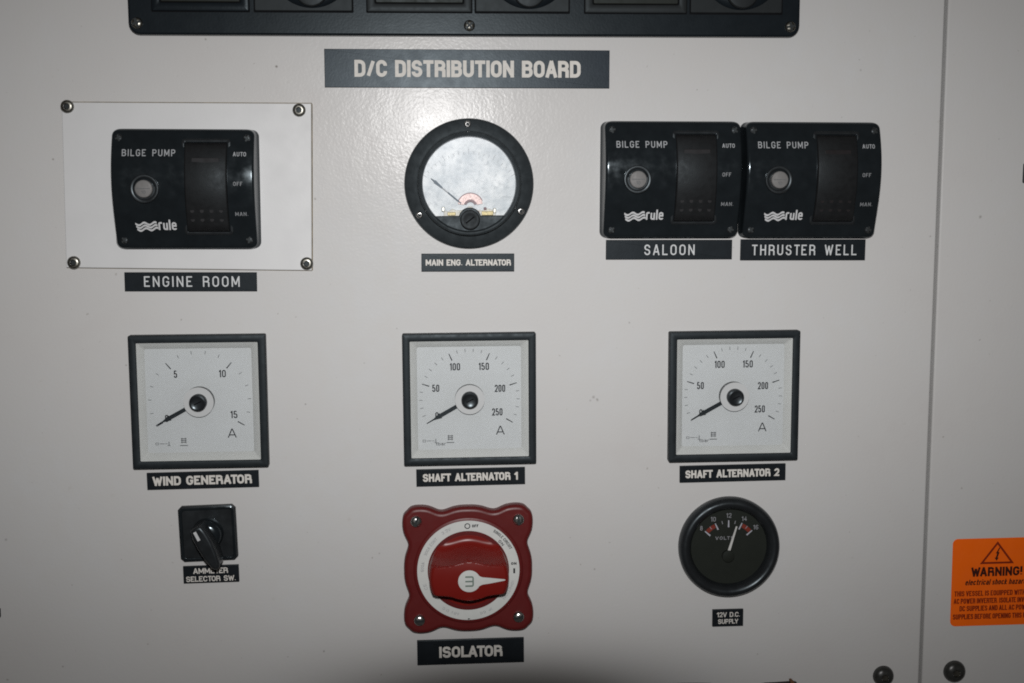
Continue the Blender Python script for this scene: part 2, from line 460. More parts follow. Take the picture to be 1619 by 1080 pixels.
# ------------------------------------------------------------------ stroke lettering
GL = {
    'A': (.54, [([(0, 0), (.46, 1)], 0), ([(.54, 1), (1, 0)], 0), ([(.15, .28), (.85, .28)], 0)]),
    'B': (.5, [([(0, 0), (0, 1), (.95, 1, .8), (.95, .53, .8), (0, .53)], 0), ([(.3, .53), (1, .53, .8), (1, 0, .8), (0, 0)], 0)]),
    'C': (.5, [([(1, .70), (1, 1, 1), (0, 1, 1), (0, 0, 1), (1, 0, 1), (1, .30)], 0)]),
    'D': (.5, [([(0, 0), (0, 1), (1, 1, 1), (1, 0, 1)], 1)]),
    'E': (.43, [([(1, 1), (0, 1), (0, 0), (1, 0)], 0), ([(0, .52), (.85, .52)], 0)]),
    'F': (.42, [([(1, 1), (0, 1), (0, 0)], 0), ([(0, .50), (.85, .50)], 0)]),
    'G': (.51, [([(1, .72), (1, 1, 1), (0, 1, 1), (0, 0, 1), (1, 0, 1), (1, .46), (.55, .46)], 0)]),
    'H': (.5, [([(0, 0), (0, 1)], 0), ([(1, 0), (1, 1)], 0), ([(0, .52), (1, .52)], 0)]),
    'I': (0, [([(0, 0), (0, 1)], 0)]),
    'K': (.5, [([(0, 0), (0, 1)], 0), ([(1, 1), (.05, .45)], 0), ([(.3, .62), (1, 0)], 0)]),
    'L': (.42, [([(0, 1), (0, 0), (1, 0)], 0)]),
    'M': (.66, [([(0, 0), (0, 1)], 0), ([(1, 0), (1, 1)], 0), ([(.06, .97), (.5, .16)], 0), ([(.94, .97), (.5, .16)], 0)]),
    'N': (.52, [([(0, 0), (0, 1)], 0), ([(1, 0), (1, 1)], 0), ([(.08, .93), (.92, .07)], 0)]),
    'O': (.51, [([(0, 0, 1), (1, 0, 1), (1, 1, 1), (0, 1, 1)], 1)]),
    'P': (.48, [([(0, 0), (0, 1), (1, 1, .9), (1, .46, .9), (0, .46)], 0)]),
    'Q': (.51, [([(0, 0, 1), (1, 0, 1), (1, 1, 1), (0, 1, 1)], 1), ([(.6, .2), (1.05, -.05)], 0)]),
    'R': (.5, [([(0, 0), (0, 1), (.98, 1, .9), (.98, .49, .9), (0, .49)], 0), ([(.5, .49), (1, .42, .3), (1, 0)], 0)]),
    'S': (.48, [([(.98, .73), (.98, 1, 1), (0, 1, 1), (0, .53, 1), (1, .50, 1), (1, 0, 1), (0, 0, 1), (0, .27)], 0)]),
    'T': (.46, [([(0, 1), (1, 1)], 0), ([(.5, 1), (.5, 0)], 0)]),
    'U': (.5, [([(0, 1), (0, 0, 1), (1, 0, 1), (1, 1)], 0)]),
    'V': (.52, [([(0, 1), (.46, 0)], 0), ([(.54, 0), (1, 1)], 0)]),
    'W': (.78, [([(0, 1), (.26, 0)], 0), ([(.26, 0), (.5, .95)], 0), ([(.5, .95), (.74, 0)], 0), ([(.74, 0), (1, 1)], 0)]),
    'Y': (.5, [([(0, 1), (.48, .40)], 0), ([(1, 1), (.52, .40)], 0), ([(.5, .47), (.5, 0)], 0)]),
    '0': (.46, [([(0, 0, 1), (1, 0, 1), (1, 1, 1), (0, 1, 1)], 1)]),
    '1': (.22, [([(0, .78), (.85, 1), (1, 1), (1, 0)], 0)]),
    '2': (.46, [([(0, .72), (0, 1, 1), (1, 1, 1), (1, .55, .6), (0, 0), (1, 0)], 0)]),
    '3': (.46, [([(0, .75), (0, 1, 1), (1, 1, 1), (1, .53, 1), (.4, .53)], 0), ([(.5, .53), (1, .5, 1), (1, 0, 1), (0, 0, 1), (0, .25)], 0)]),
    '4': (.48, [([(.75, 0), (.75, 1), (0, .3), (1, .3)], 0)]),
    '5': (.46, [([(.95, 1), (.08, 1), (.03, .56), (1, .60, 1), (1, 0, 1), (0, 0, 1), (0, .25)], 0)]),
    '6': (.46, [([(1, .78), (1, 1, 1), (0, 1, 1), (0, 0, 1), (1, 0, 1), (1, .55, 1), (0, .55)], 0)]),
    '8': (.46, [([(.05, .53, .9), (.95, .53, .9), (.95, 1, .9), (.05, 1, .9)], 1), ([(0, 0, .9), (1, 0, .9), (1, .53, .9), (0, .53, .9)], 1)]),
    '.': (0, [([(0, -.02), (0, .10)], 0)]),
    ',': (0, [([(0, -.12), (0, .10)], 0)]),
    '!': (0, [([(0, .30), (0, 1)], 0), ([(0, -.02), (0, .12)], 0)]),
    '/': (.34, [([(0, -.05), (1, 1.05)], 0)]),
    '-': (.35, [([(0, .5), (1, .5)], 0)]),
    'a': (.40, [([(.05, .62), (.05, .72, .8), (1, .72, .8), (1, 0)], 0), ([(1, .42), (0, .42, .8), (0, 0, .8), (1, 0)], 0)]),
    'b': (.42, [([(0, 1), (0, 0)], 0), ([(0, 0), (1, 0, .9), (1, .72, .9), (0, .72)], 0)]),
    'c': (.40, [([(1, .52), (1, .72, 1), (0, .72, 1), (0, 0, 1), (1, 0, 1), (1, .2)], 0)]),
    'd': (.42, [([(1, 1), (1, 0)], 0), ([(1, 0), (0, 0, .9), (0, .72, .9), (1, .72)], 0)]),
    'e': (.42, [([(0, .38), (1, .38), (1, .72, 1), (0, .72, 1), (0, 0, 1), (1, 0, .8), (1, .12)], 0)]),
    'h': (.40, [([(0, 1), (0, 0)], 0), ([(0, .72), (1, .72, .9), (1, 0)], 0)]),
    'i': (0, [([(0, 0), (0, .72)], 0), ([(0, .88), (0, 1)], 0)]),
    'k': (.40, [([(0, 1), (0, 0)], 0), ([(1, .72), (.05, .30), (1, 0)], 0)]),
    'l': (0, [([(0, 0), (0, 1)], 0)]),
    'm': (.62, [([(0, 0), (0, .72), (.5, .72, .6), (.5, 0)], 0), ([(.5, .72), (1, .72, .6), (1, 0)], 0)]),
    'o': (.42, [([(0, 0, 1), (1, 0, 1), (1, .72, 1), (0, .72, 1)], 1)]),
    'r': (.26, [([(0, 0), (0, .72)], 0), ([(0, .55), (.2, .72, .6), (1, .72)], 0)]),
    's': (.36, [([(.95, .56), (.95, .72, 1), (0, .72, 1), (0, .37, 1), (1, .35, 1), (1, 0, 1), (0, 0, 1), (0, .16)], 0)]),
    't': (.26, [([(.4, 1), (.4, 0, .5), (1, 0)], 0), ([(0, .72), (1, .72)], 0)]),
    'u': (.40, [([(0, .72), (0, 0, .9), (1, 0)], 0), ([(1, .72), (1, 0)], 0)]),
    'z': (.38, [([(0, .72), (1, .72)], 0), ([(.95, .70), (.05, .02)], 0), ([(0, 0), (1, 0)], 0)]),
}


PAIRS = {'LT', 'AT', 'TA', 'LA', 'TO', 'LY', 'PL', 'FT', 'WA', 'AV', 'TE', 'RT'}
KERN = 0.10


def fillet(pts, closed, half):
    """polyline with corner rounding; a third value is the rounding as a share of half the glyph's width"""
    n = len(pts)
    out = []
    for i, p in enumerate(pts):
        r = p[2] * half if len(p) > 2 else 0
        if r <= 1e-6 or (not closed and i in (0, n - 1)):
            out.append((p[0], p[1]))
            continue
        a, b = pts[i - 1], pts[(i + 1) % n]
        va, vb = (a[0] - p[0], a[1] - p[1]), (b[0] - p[0], b[1] - p[1])
        la, lb = math.hypot(*va), math.hypot(*vb)
        r = min(r, la * .5, lb * .5) if (len(a) > 2 and len(b) > 2) else min(r, la * .95, lb * .95)
        pa = (p[0] + va[0] / la * r, p[1] + va[1] / la * r)
        pb = (p[0] + vb[0] / lb * r, p[1] + vb[1] / lb * r)
        for k in range(6):
            t = k / 5
            # a weighted curve close to a circular arc
            w1 = .72
            d = (1 - t) ** 2 + 2 * w1 * t * (1 - t) + t ** 2
            out.append((((1 - t) ** 2 * pa[0] + 2 * w1 * t * (1 - t) * p[0] + t * t * pb[0]) / d, ((1 - t) ** 2 * pa[1] + 2 * w1 * t * (1 - t) * p[1] + t * t * pb[1]) / d))
    return out


def ribbon(mb, pts, closed, sw, w, mname, fmap=None):
    q = [pts[0]]
    for p in pts[1:]:
        if math.hypot(p[0] - q[-1][0], p[1] - q[-1][1]) > sw * .02:
            q.append(p)
    if closed and math.hypot(q[0][0] - q[-1][0], q[0][1] - q[-1][1]) < sw * .02:
        q.pop()
    pts = q
    n = len(pts)
    if n < 2:
        return
    mi = mb.mat(mname)
    L, R = [], []
    for i in range(n):
        if closed or 0 < i < n - 1:
            a, b, c = pts[i - 1], pts[i], pts[(i + 1) % n]
            d1 = (b[0] - a[0], b[1] - a[1])
            d2 = (c[0] - b[0], c[1] - b[1])
        elif i == 0:
            d1 = d2 = (pts[1][0] - pts[0][0], pts[1][1] - pts[0][1])
        else:
            d1 = d2 = (pts[-1][0] - pts[-2][0], pts[-1][1] - pts[-2][1])
        l1, l2 = math.hypot(*d1), math.hypot(*d2)
        n1 = (-d1[1] / l1, d1[0] / l1)
        n2 = (-d2[1] / l2, d2[0] / l2)
        mx, my = n1[0] + n2[0], n1[1] + n2[1]
        k = max(mx * n1[0] + my * n1[1], .38)
        ox, oy = mx / k * sw / 2, my / k * sw / 2
        L.append((pts[i][0] + ox, pts[i][1] + oy))
        R.append((pts[i][0] - ox, pts[i][1] - oy))
    if fmap:
        L = [fmap(*p) for p in L]
        R = [fmap(*p) for p in R]
    a, b = mb.ring(L, w), mb.ring(R, w)
    for k in range(n):                               # a hair's slope, so that a stroke never lies in one plane with itself
        for q in (a[k], b[k]):
            mb.v[q] = (mb.v[q][0], mb.v[q][1], w + 0.0006 * k)
    for i in range(n if closed else n - 1):
        j = (i + 1) % n
        mb.face((b[i], b[j], a[j], a[i]), mi)


def text(mb, s, u0, u1, v0, h, sw, w, mname, gap=.14, slant=0.0, fmap=None, space=.30):
    """lettering fitted between u0 and u1 on the baseline v0, cap height h, stroke sw"""
    swr = sw / h
    def nat(ch):
        return space if ch == ' ' else GL[ch][0]
    cw = sum(nat(c) for c in s)                       # stretchable widths
    fixed = sum(swr for c in s if c != ' ')           # each glyph also takes one stroke
    gaps = gap * (len(s) - 1) - KERN * sum(s[i:i + 2] in PAIRS for i in range(len(s)))
    k = ((u1 - u0) / h - fixed) / (cw + gaps)
    x = 0.0
    lift = 0
    for n_, ch in enumerate(s):
        if ch == ' ':
            x += (space + gap) * k
            continue
        gw, strokes = GL[ch]
        gw *= k
        x0 = x + swr / 2
        for pts, closed in strokes:
            pts = list(pts)
            P = []
            for p in pts:
                yv = p[1] * (1 - swr) + swr / 2
                xv = x0 + p[0] * gw + slant * yv
                P.append((u0 + xv * h, v0 + yv * h) + ((p[2],) if len(p) > 2 else ()))
            if not closed:                                # carry a stroke that ends on the glyph's edge out to the full height or width
                for e, nb in ((0, 1), (-1, -2)):
                    dx, dy = P[e][0] - P[nb][0], P[e][1] - P[nb][1]
                    L_ = math.hypot(dx, dy) or 1
                    if (pts[e][1] in (0, 1) and abs(dy) > abs(dx) * .5) or (pts[e][0] in (0, 1) and abs(dx) > abs(dy)):
                        P[e] = (P[e][0] + dx / L_ * sw * .5, P[e][1] + dy / L_ * sw * .5) + P[e][2:]
            P = fillet(P, closed, gw * h / 2)
            ribbon(mb, P, closed, sw, w + 0.004 * (lift % 5), mname, fmap)
            lift += 1
        x += gw + swr + gap * k - (KERN if s[n_:n_ + 2] in PAIRS else 0) * k


# ------------------------------------------------------------------ things
def tag(o, label, cat, group=None):
    o['label'] = label
    o['category'] = cat
    if group:
        o['group'] = group
    return o


def place(o, x, z, rot=0.0, y=0.0):
    """stand a thing on the panel at (x, z) mm, turned counter-clockwise by rot degrees, y mm off the panel"""
    o.location = (x * MM, -y * MM, z * MM)
    o.rotation_euler = (0, -math.radians(rot), 0)
    return o


def empty(name):
    o = bpy.data.objects.new(name, None)
    o.empty_display_size = 0.01
    COL.objects.link(o)
    return o


def structure(o):
    o['kind'] = 'structure'
    return o


# ---- the setting: two painted cabinet panels with a narrow gap, a dark frame behind
def slab(x0, x1, z0, z1, t):
    mb = MB()
    mb.prism([(x0, z0), (x1, z0), (x1, z1), (x0, z1)], -t, 0, 'paint', bevel=1.1, segs=6, back=True)
    return mb


structure(slab(-420, 275.0, -420, 260, 16).build('panel', sharp=50))
structure(slab(276.75, 500, -420, 260, 16).build('panel', sharp=50))
mb = MB()
mb.prism([(255, -420), (300, -420), (300, 260), (255, 260)], -40, -16.3, 'gap', back=True)
structure(mb.build('cabinet_frame'))


# ---- screws (children of what they hold)
def pan_screw(parent, u, v, w, r, head='screw_dull', kind='socket', ang=20.0, h=None, name='screw'):
    h = h or r * .62
    mb = MB()
    if kind == 'socket':
        mb.lathe([(r, w), (r * 1.0, w + h * .45), (r * .9, w + h * .8), (r * .72, w + h * .97), (r * .48, w + h)], head, n=28, cap=False)
        mb.lathe([(r * .48, w + h), (r * .46, w + h * .45), (r * .42, w + h * .4)], 'socket_dark', n=6, cap=True, a0=math.radians(ang))
        mb.v = [(x + u, y + v, z) for x, y, z in mb.v]
    else:
        mb.lathe([(r, w), (r, w + h * .3), (r * .9, w + h * .62), (r * .7, w + h * .85), (r * .4, w + h * .97), (r * .12, w + h)], head, n=28)
        a = math.radians(ang)
        arms = (0,) if kind == 'slot' else (0, 90)
        for q in arms:
            b = a + math.radians(q)
            d = (math.cos(b) * r * .8, math.sin(b) * r * .8)
            # a bar sunk through the dome reads as the slot
            pts = []
            hw = r * .2
            nx, ny = -math.sin(b) * hw, math.cos(b) * hw
            pts = [(-d[0] - nx, -d[1] - ny), (d[0] - nx, d[1] - ny), (d[0] + nx, d[1] + ny), (-d[0] + nx, -d[1] + ny)]
            mb.prism(pts, w + h * .3, w + h * (1.03 if not q else 1.02), 'socket_dark')
        mb.v = [(x + u, y + v, z) for x, y, z in mb.v]
    return mb.build(name, parent)


# ---- engraved nameplates
def nameplate(x, z, wd, ht, rot, lines, label, matname='label', ink='cream', bold=True):
    mb = MB()
    mb.prism(rrect(wd, ht, 0.15, n=2), 0, 1.4, matname, bevel=0.25, segs=2)
    o = mb.build('nameplate')
    place(o, x, z, rot)
    tag(o, label, 'nameplate', 'black engraved nameplates on the panel')
    t = MB()
    for (s, u0, u1, v0, h, sw) in lines:
        text(t, s, u0, u1, v0, h, sw, 1.42, ink, gap=.07 if bold else .30, space=.40 if bold else .46)
    t.build('lettering', o, smooth=False)
    return o


nameplate(18.9, 60.0, 150, 19.8, -0.1, [('D/C DISTRIBUTION BOARD', -59.4, 59.6, -4.4, 8.7, 1.85)], 'widest black nameplate reading D/C DISTRIBUTION BOARD, under the switch board', 'label_dc')
nameplate(-128.7, -51.3, 69.2, 10.1, -0.4, [('ENGINE ROOM', -24.4, 25.6, -2.6, 5.6, .72)], 'black nameplate reading ENGINE ROOM under the white plate', ink='engraved', bold=False)
nameplate(18.2, -42.0, 49.8, 9.6, -0.25, [('MAIN ENG. ALTERNATOR', -22.6, 23.1, -1.6, 3.3, .72)], 'black nameplate reading MAIN ENG. ALTERNATOR under the round ammeter')
nameplate(127.1, -35.7, 68.8, 10.6, -0.2, [('SALOON', -13.6, 13.8, -2.9, 5.7, .72)], 'black nameplate reading SALOON under a bilge pump switch', ink='engraved', bold=False)
nameplate(200.7, -36.2, 69.0, 11.4, -0.3, [('THRUSTER WELL', -28.3, 29.5, -2.9, 5.7, .72)], 'black nameplate reading THRUSTER WELL under a bilge pump switch', ink='engraved', bold=False)
nameplate(-125.8, -158.7, 59.7, 9.3, 0.65, [('WIND GENERATOR', -26.8, 26.2, -2.4, 5.0, 1.13)], 'black nameplate reading WIND GENERATOR under a square meter')
nameplate(19.0, -159.4, 59.6, 9.5, 0.45, [('SHAFT ALTERNATOR 1', -26.2, 25.8, -2.1, 4.4, .98)], 'black nameplate reading SHAFT ALTERNATOR 1 under a square meter')
nameplate(164.3, -159.7, 59.4, 9.4, 0.5, [('SHAFT ALTERNATOR 2', -26.6, 26.1, -2.2, 4.4, .98)], 'black nameplate reading SHAFT ALTERNATOR 2 under a square meter')
nameplate(-123.1, -211.2, 30.0, 9.6, 0.8, [('AMMETER', -9.5, 9.2, .5, 3.1, .6), ('SELECTOR SW.', -13.5, 13.2, -3.9, 3.0, .56)], 'small black two-line nameplate reading AMMETER SELECTOR SW.')
nameplate(18.3, -258.7, 59.5, 14.2, 0.35, [('ISOLATOR', -17.5, 17.7, -3.1, 6.4, 1.38)], 'black nameplate reading ISOLATOR under the red switch')
nameplate(163.1, -242.8, 17.5, 9.8, 0.25, [('12V D.C.', -6.4, 6.7, .6, 2.8, .5), ('SUPPLY', -5.6, 5.8, -3.3, 2.7, .5)], 'smallest black nameplate, reading 12V D.C. SUPPLY, under the round voltmeter')

# ---- white plastic plate behind the engine room switch
mb = MB()
pl = [(-63.9, 42.5), (-64.3, -43.0), (63.7, -43.8), (64.3, 43.6)]
mb.prism(list(pl), 0, 1.9, 'sheet_edge', bevel=0)
mb.f.pop(); mb.mi.pop()
mi = mb.mat('plate')
top = mb.ring(inset(pl, 0.01), 1.9)
mb.bridge([4, 5, 6, 7], top, mi)
in2 = mb.ring(inset(pl, 0.35), 2.1)
mb.bridge(top, in2, mi)
mb.face(tuple(in2), mi)
plate = mb.build('mounting_plate', sharp=20)
mb = MB()
for i in range(4):
    p, q = inset(pl, -.12)[i], inset(pl, -.12)[(i + 1) % 4]
    mb.bar(p, q, .75, .06 + .01 * i, 'grime_shadow')  # brown dirt and the plate edge's shadow line, both in this colour
mb.build('grime_shadow_line', plate, smooth=False)
place(plate, -128.1, -1.0, -0.7)
tag(plate, 'thin white plastic plate with a screw at each corner, behind the engine room switch', 'mounting plate')
for (x, z, a) in ((-188.5, 40.1, 10), (-69.6, 38.4, 35), (-67.4, -41.9, 50), (-188.7, -40.6, 5)):
    d = math.radians(0.7)
    dx, dz = x + 128.1, z + 1.0
    pan_screw(plate, dx * math.cos(d) - dz * math.sin(d), dx * math.sin(d) + dz * math.cos(d), 2.1, 3.4, ang=a)


# ---- bilge pump switches
def w_prof(v):
    """side profile of the switch body: swelling above the middle"""
    t = (v + 31) / 62
    a = 4.0 + 9.3 * math.sin(math.pi * min(1, max(0, (t + .04) / 1.16)) ** 1.12) ** 1.15
    return a


def bilge_switch(label):
    root = empty('bilge_pump_switch')
    tag(root, label, 'bilge switch', 'black bilge pump switches with a rocker and a breaker')
    mb = MB()
    mi = mb.mat('black_gloss')
    N = 48
    W2, H2, RC, DR, RB = 37.7, 31.0, 3.6, 1.3, 1.5
    rows = []
    for i in range(N + 1):
        t = i / N
        v = H2 * math.cos(math.pi * t) * -1
        dv = H2 - abs(v)
        cut = RC - math.sqrt(max(0, RC * RC - (RC - dv) ** 2)) if dv < RC else 0
        hw = W2 - cut
        wv = w_prof(v)
        edge = 0.8 * max(0, 1 - dv / 1.6) ** 2
        wv -= edge * 1.6
        row = []
        prof = [(hw, 0), (hw - .1, .5), (hw - .45, 1.1), (hw - DR * .85, min(3.0, wv - RB))  , (hw - DR, wv - RB)]
        for k in range(1, 6):
            a = math.pi / 2 * k / 5
            prof.append((hw - DR - RB * (1 - math.cos(a)), wv - RB + RB * math.sin(a)))
        line = [(-x, v, w) for x, w in prof]
        xi = prof[-1][0]
        inner = [(-xi + 2 * xi * k / 12, v, wv) for k in range(1, 12)]
        line = line + inner + [(x, v, w) for x, w in reversed(prof)]
        b = len(mb.v)
        mb.v += line
        rows.append(list(range(b, b + len(line))))
    for a, b in zip(rows, rows[1:]):
        for k in range(len(a) - 1):
            mb.face((a[k], a[k + 1], b[k + 1], b[k]), mi)
    mb.face(tuple(rows[-1]), mi)
    mb.face(tuple(reversed(rows[0])), mi)
    mb.build('switch_body', root, sharp=60)

    # recessed frame and the rocker in it
    uc, vc = 11.9, 1.2
    f = MB()
    fo_, fi_ = rrect(25.0, 49.6, 1.6, (uc, vc)), rrect(22.4, 46.6, 1.0, (uc, vc))
    f.frame(fo_, fi_, 0, 0.5, 'black', 0.2)
    f.v = [(x, y, z + w_prof(max(-30, min(30, y))) + .25) for x, y, z in f.v]
    # solid skirt so that the frame sits in the curved body
    g = rrect(22.8, 47.0, 1.0, (uc, vc))
    a = f.ring(g, 0)
    ia = f.mat('gap')
    for q in a:
        x, y, z = f.v[q]
        f.v[q] = (x, y, w_prof(y) + .06)
    n_ = len(a) // 2
    f.face(tuple(a), ia)
    f.build('rocker_frame', root)
    r = MB()
    ir = r.mat('black_matt')
    rows = []
    U0, U1, V0, V1 = uc - 10.8, uc + 10.8, vc - 22.8, vc + 22.8
    K = 24
    for i in range(K + 1):
        t = i / K
        v = V0 + (V1 - V0) * t
        e = min(t, 1 - t) * (V1 - V0)
        rnd = .9 * max(0, 1 - e / 1.0) ** 2
        lift = 2.2 - 1.5 * (t - .5) ** 2 * 2 + (0.9 if t < .5 else -0.4) * abs(t - .5) * 2
        w = w_prof(v) + lift - rnd
        b = len(r.v)
        r.v += [(U0, v, w_prof(v) - 3), (U0, v, w - .8), (U0 + .25, v, w - .2), (U0 + .9, v, w), (uc, v, w - .15), (U1 - .9, v, w), (U1 - .25, v, w - .2), (U1, v, w - .8), (U1, v, w_prof(v) - 3)]
        rows.append(list(range(b, b + 9)))
    for a, b in zip(rows, rows[1:]):
        for k in range(8):
            r.face((a[k], a[k + 1], b[k + 1], b[k]), ir)
    r.face(tuple(reversed(rows[0])), ir)
    r.face(tuple(rows[-1]), ir)
    ro = r.build('rocker', root, sharp=60)

    def roof(v):
        t = (v - V0) / (V1 - V0)
        return w_prof(v) + 2.2 - 1.5 * (t - .5) ** 2 * 2 + (0.9 if t < .5 else -0.4) * abs(t - .5) * 2
    # grip dimples and the smoked lens of the rocker
    d = MB()
    for j in range(2):
        for k in range(4):
            cu, cv = uc - 7.4 + 4.9 * k, vc - 12.2 - 4.6 * j
            d.disc((cu, cv), 1.0, roof(cv) + .05, 'lens_dark', 16)
    d.build('grip_dimples', ro)
    d = MB()
    d.prism(rrect(14, 3.0, .5, (uc, vc + 13.4)), roof(vc + 13.4) - .9, roof(vc + 13.4) + .07, 'lens_dark', bevel=.15, segs=2)
    d.build('indicator_lens', ro)
    # corner lugs of the recess
    # breaker button
    q = MB()
    cu, cv = -19.4, .3
    w0 = w_prof(cv)
    q.lathe([(7.4, w0 - 1.2), (7.4, w0 + .7), (7.0, w0 + 1.1), (6.3, w0 + 1.2), (5.7, w0 + .9), (5.4, w0 + .1)], 'black', (cu, cv), n=40, cap=True)
    bo = q.build('breaker', root)
    q = MB()
    q.lathe([(4.5, w0 + .05), (4.5, w0 + 2.2), (4.2, w0 + 2.6), (3.7, w0 + 2.75)], 'breaker', (cu, cv), n=36)
    q.bar((cu - 3.4, cv + .1), (cu + 3.4, cv + .1), .35, w0 + 2.775, 'ink_thin')
    text(q, '10', cu - 1.1, cu + 1.1, cv - 2.6, 1.7, .28, w0 + 2.775, 'ink_thin')
    q.build('button', bo)
    # lettering, laid on the curved face
    t = MB()

    def on_face(tb, base):
        tb.v = [(x, y, z + w_prof(y) + base) for x, y, z in tb.v]
    text(t, 'BILGE PUMP', -30.6, -3.6, 16.9, 3.5, .5, .07, 'print', gap=.26, space=.5)
    on_face(t, .0)
    t.build('lettering', root, smooth=False)
    t = MB()
    text(t, 'AUTO', 25.7, 32.4, 17.0, 2.2, .38, .07, 'print', gap=.2)
    text(t, 'OFF', 25.7, 30.4, 1.9, 2.1, .38, .07, 'print_dim', gap=.2)
    text(t, 'MAN.', 26.0, 32.6, -13.6, 2.0, .38, .07, 'print_dim', gap=.2)
    on_face(t, .0)
    t.build('position_marks', root, smooth=False)
    t = MB()
    text(t, 'rule', -13.9, -4.6, -21.0, 5.4, .85, .07, 'logo', gap=.14)
    il = t.mat('logo')
    for j in range(3):
        A, B = [], []
        for k in range(25):
            x = -25.6 + 10.9 * k / 24
            y = -19.2 + 1.45 * (1 - j) + .62 * math.sin(k / 24 * 4 * math.pi + 2.6) + .9 * (k / 24 - .5) * .6
            A.append((x + j * .35, y - .52))
            B.append((x + j * .35, y + .52))
        a, b = t.ring(A, .07), t.ring(B, .07)
        for k in range(24):
            t.face((a[k], a[k + 1], b[k + 1], b[k]), il)
    on_face(t, .0)
    t.build('logo', root, smooth=False)
    for (u, v, a) in ((-32.6, 26.2, 15), (32.8, 26.2, 60), (-32.0, -26.4, 40), (32.4, -26.2, 75)):
        pan_screw(root, u, v, w_prof(v) - .6, 2.1, head='screw_black', kind='cross', ang=a, h=1.3)
    return root


place(bilge_switch('black bilge pump switch on the white plate above ENGINE ROOM'), -128.6, -2.6, -0.3, 2.1)
place(bilge_switch('black bilge pump switch above SALOON, left of a touching pair'), 127.0, 1.6, -0.2)
place(bilge_switch('black bilge pump switch above THRUSTER WELL, right of a touching pair'), 202.5, 1.2, -0.3)


# ---- round ammeter of the main engine alternator
def round_ammeter():
    root = empty('round_ammeter')
    tag(root, 'round black flanged ammeter with a weathered silver dial above MAIN ENG. ALTERNATOR', 'ammeter')
    mb = MB()
    mb.lathe([(34.4, 0), (34.4, 2.0), (34.0, 3.0), (33.2, 3.6), (28.2, 4.6), (27.4, 4.9), (27.3, 8.4), (26.9, 9.3), (26.2, 9.6), (25.4, 9.3), (24.8, 8.4), (24.6, 3.0)], 'flange', n=96, cap=False)
    mb.build('flange', root)
    mb = MB()
    mb.disc((0, 0), 24.9, 3.2, 'old_dial', 72)
    dial = mb.build('dial', root)
    # faint worn scale on the dial
    t = MB()
    for k in range(21):
        a = math.radians(145 - 110 * k / 20)
        c = (0, -12)
        r0, r1 = 27.5, (30.5 if k % 5 == 0 else 29)
        t.bar((c[0] + r0 * math.cos(a), c[1] + r0 * math.sin(a)), (c[0] + r1 * math.cos(a), c[1] + r1 * math.sin(a)), .25, 3.24, 'ink_pale')
    t.build('scale', dial, smooth=False)
    # lower black cover with the zero adjuster
    mb = MB()
    R = 25.0
    ch = -16.8
    a0 = math.asin(ch / R)
    pts = []
    # arc along the ring from left chord end, over the bottom, to the right chord end
    for k in range(33):
        a = math.pi - a0 + (math.pi + 2 * a0) * k / 32
        pts.append((R * math.cos(a), R * math.sin(a)))
    bump = []
    for k in range(17):
        a = math.radians(16 + 148 * k / 16)
        bump.append((6.0 * math.cos(a), -18.4 + 6.0 * math.sin(a)))
    pts += bump
    mb.prism(pts, 3.0, 8.2, 'bezel', bevel=.4, segs=2)
    cov = mb.build('lower_cover', root)
    mb = MB()
    mb.lathe([(5.2, 8.1), (5.2, 10.4), (4.8, 11.0), (4.0, 11.2), (3.2, 10.9)], 'black_matt', (0, -18.9), n=36)
    mb.bar((-2.2, -20.6), (2.2, -17.2), .8, 10.95, 'gap')
    mb.build('zero_adjuster', cov)
    # movement seen through the window
    mb = MB()
    c = (.4, -11.8)
    mb.ann(c, 3.6, 6.7, 5.4, 'copper', 12, 168, 24)
    mb.ann(c, 6.7, 7.2, 5.3, 'maroon', 25, 155, 24)
    mb.ann(c, 2.3, 3.6, 5.2, 'maroon', 20, 160, 16)
    mb.prism([(-13.8, -16.9), (13.8, -16.9), (13.8, -14.2), (9.2, -13.0), (6.6, -14.2), (2.6, -13.6), (1.2, -11.8), (-.6, -11.8), (-2.2, -13.6), (-6.8, -14.0), (-9.2, -13.0), (-11.2, -14.4), (-13.8, -14.0)], 3.4, 5.0, 'pale_metal', bevel=.25, segs=2)
    for (u, v, wd, ht, mn) in ((-9.6, -15.7, 4.4, 1.8, 'brass'), (-14.0, -13.2, 1.6, 2.4, 'screw_dull'), (9.4, -15.6, 6.2, 2.2, 'brass'), (8.2, -13.2, 1.5, 1.5, 'maroon'), (13.2, -14.2, 1.6, 2.6, 'screw_dull'), (4.4, -14.9, 1.4, 1.1, 'maroon'), (-4.4, -14.7, 1.6, 1.2, 'screw_dull')):
        mb.prism(rrect(wd, ht, .35, (u, v), 3), 4.6, 5.8, mn, bevel=.3, segs=2)
    mb.build('movement', root)
    mb = MB()
    P0, P1 = (-5.2, -9.6), (-19.8, 2.8)
    d = (P1[0] - P0[0], P1[1] - P0[1])
    at_ = lambda s: (P0[0] + d[0] * s, P0[1] + d[1] * s)
    mb.bar(at_(-.05), at_(.42), .65, 6.0, 'steelblue')
    mb.bar(at_(.42), at_(.66), .5, 6.0, 'ink_pale')
    mb.bar(at_(.62), at_(.90), .7, 6.02, 'steelblue', 1.6)
    mb.bar(at_(.90), at_(1.03), 1.0, 6.0, 'steelblue', .25)
    mb.build('needle', root, smooth=False)
    mb = MB()
    mb.disc((0, 0), 24.85, 7.6, 'old_glass', 72)
    mb.build('glass', root)
    for (u, v, a) in ((-.4, 31.2, 10), (-26.6, -16.1, 40), (27.2, -14.8, 25)):
        pan_screw(root, u, v, 3.4, 1.9, head='steel', kind='socket', ang=a, h=1.4)
    return root


place(round_ammeter(), 19.1, -.1, 0.5)


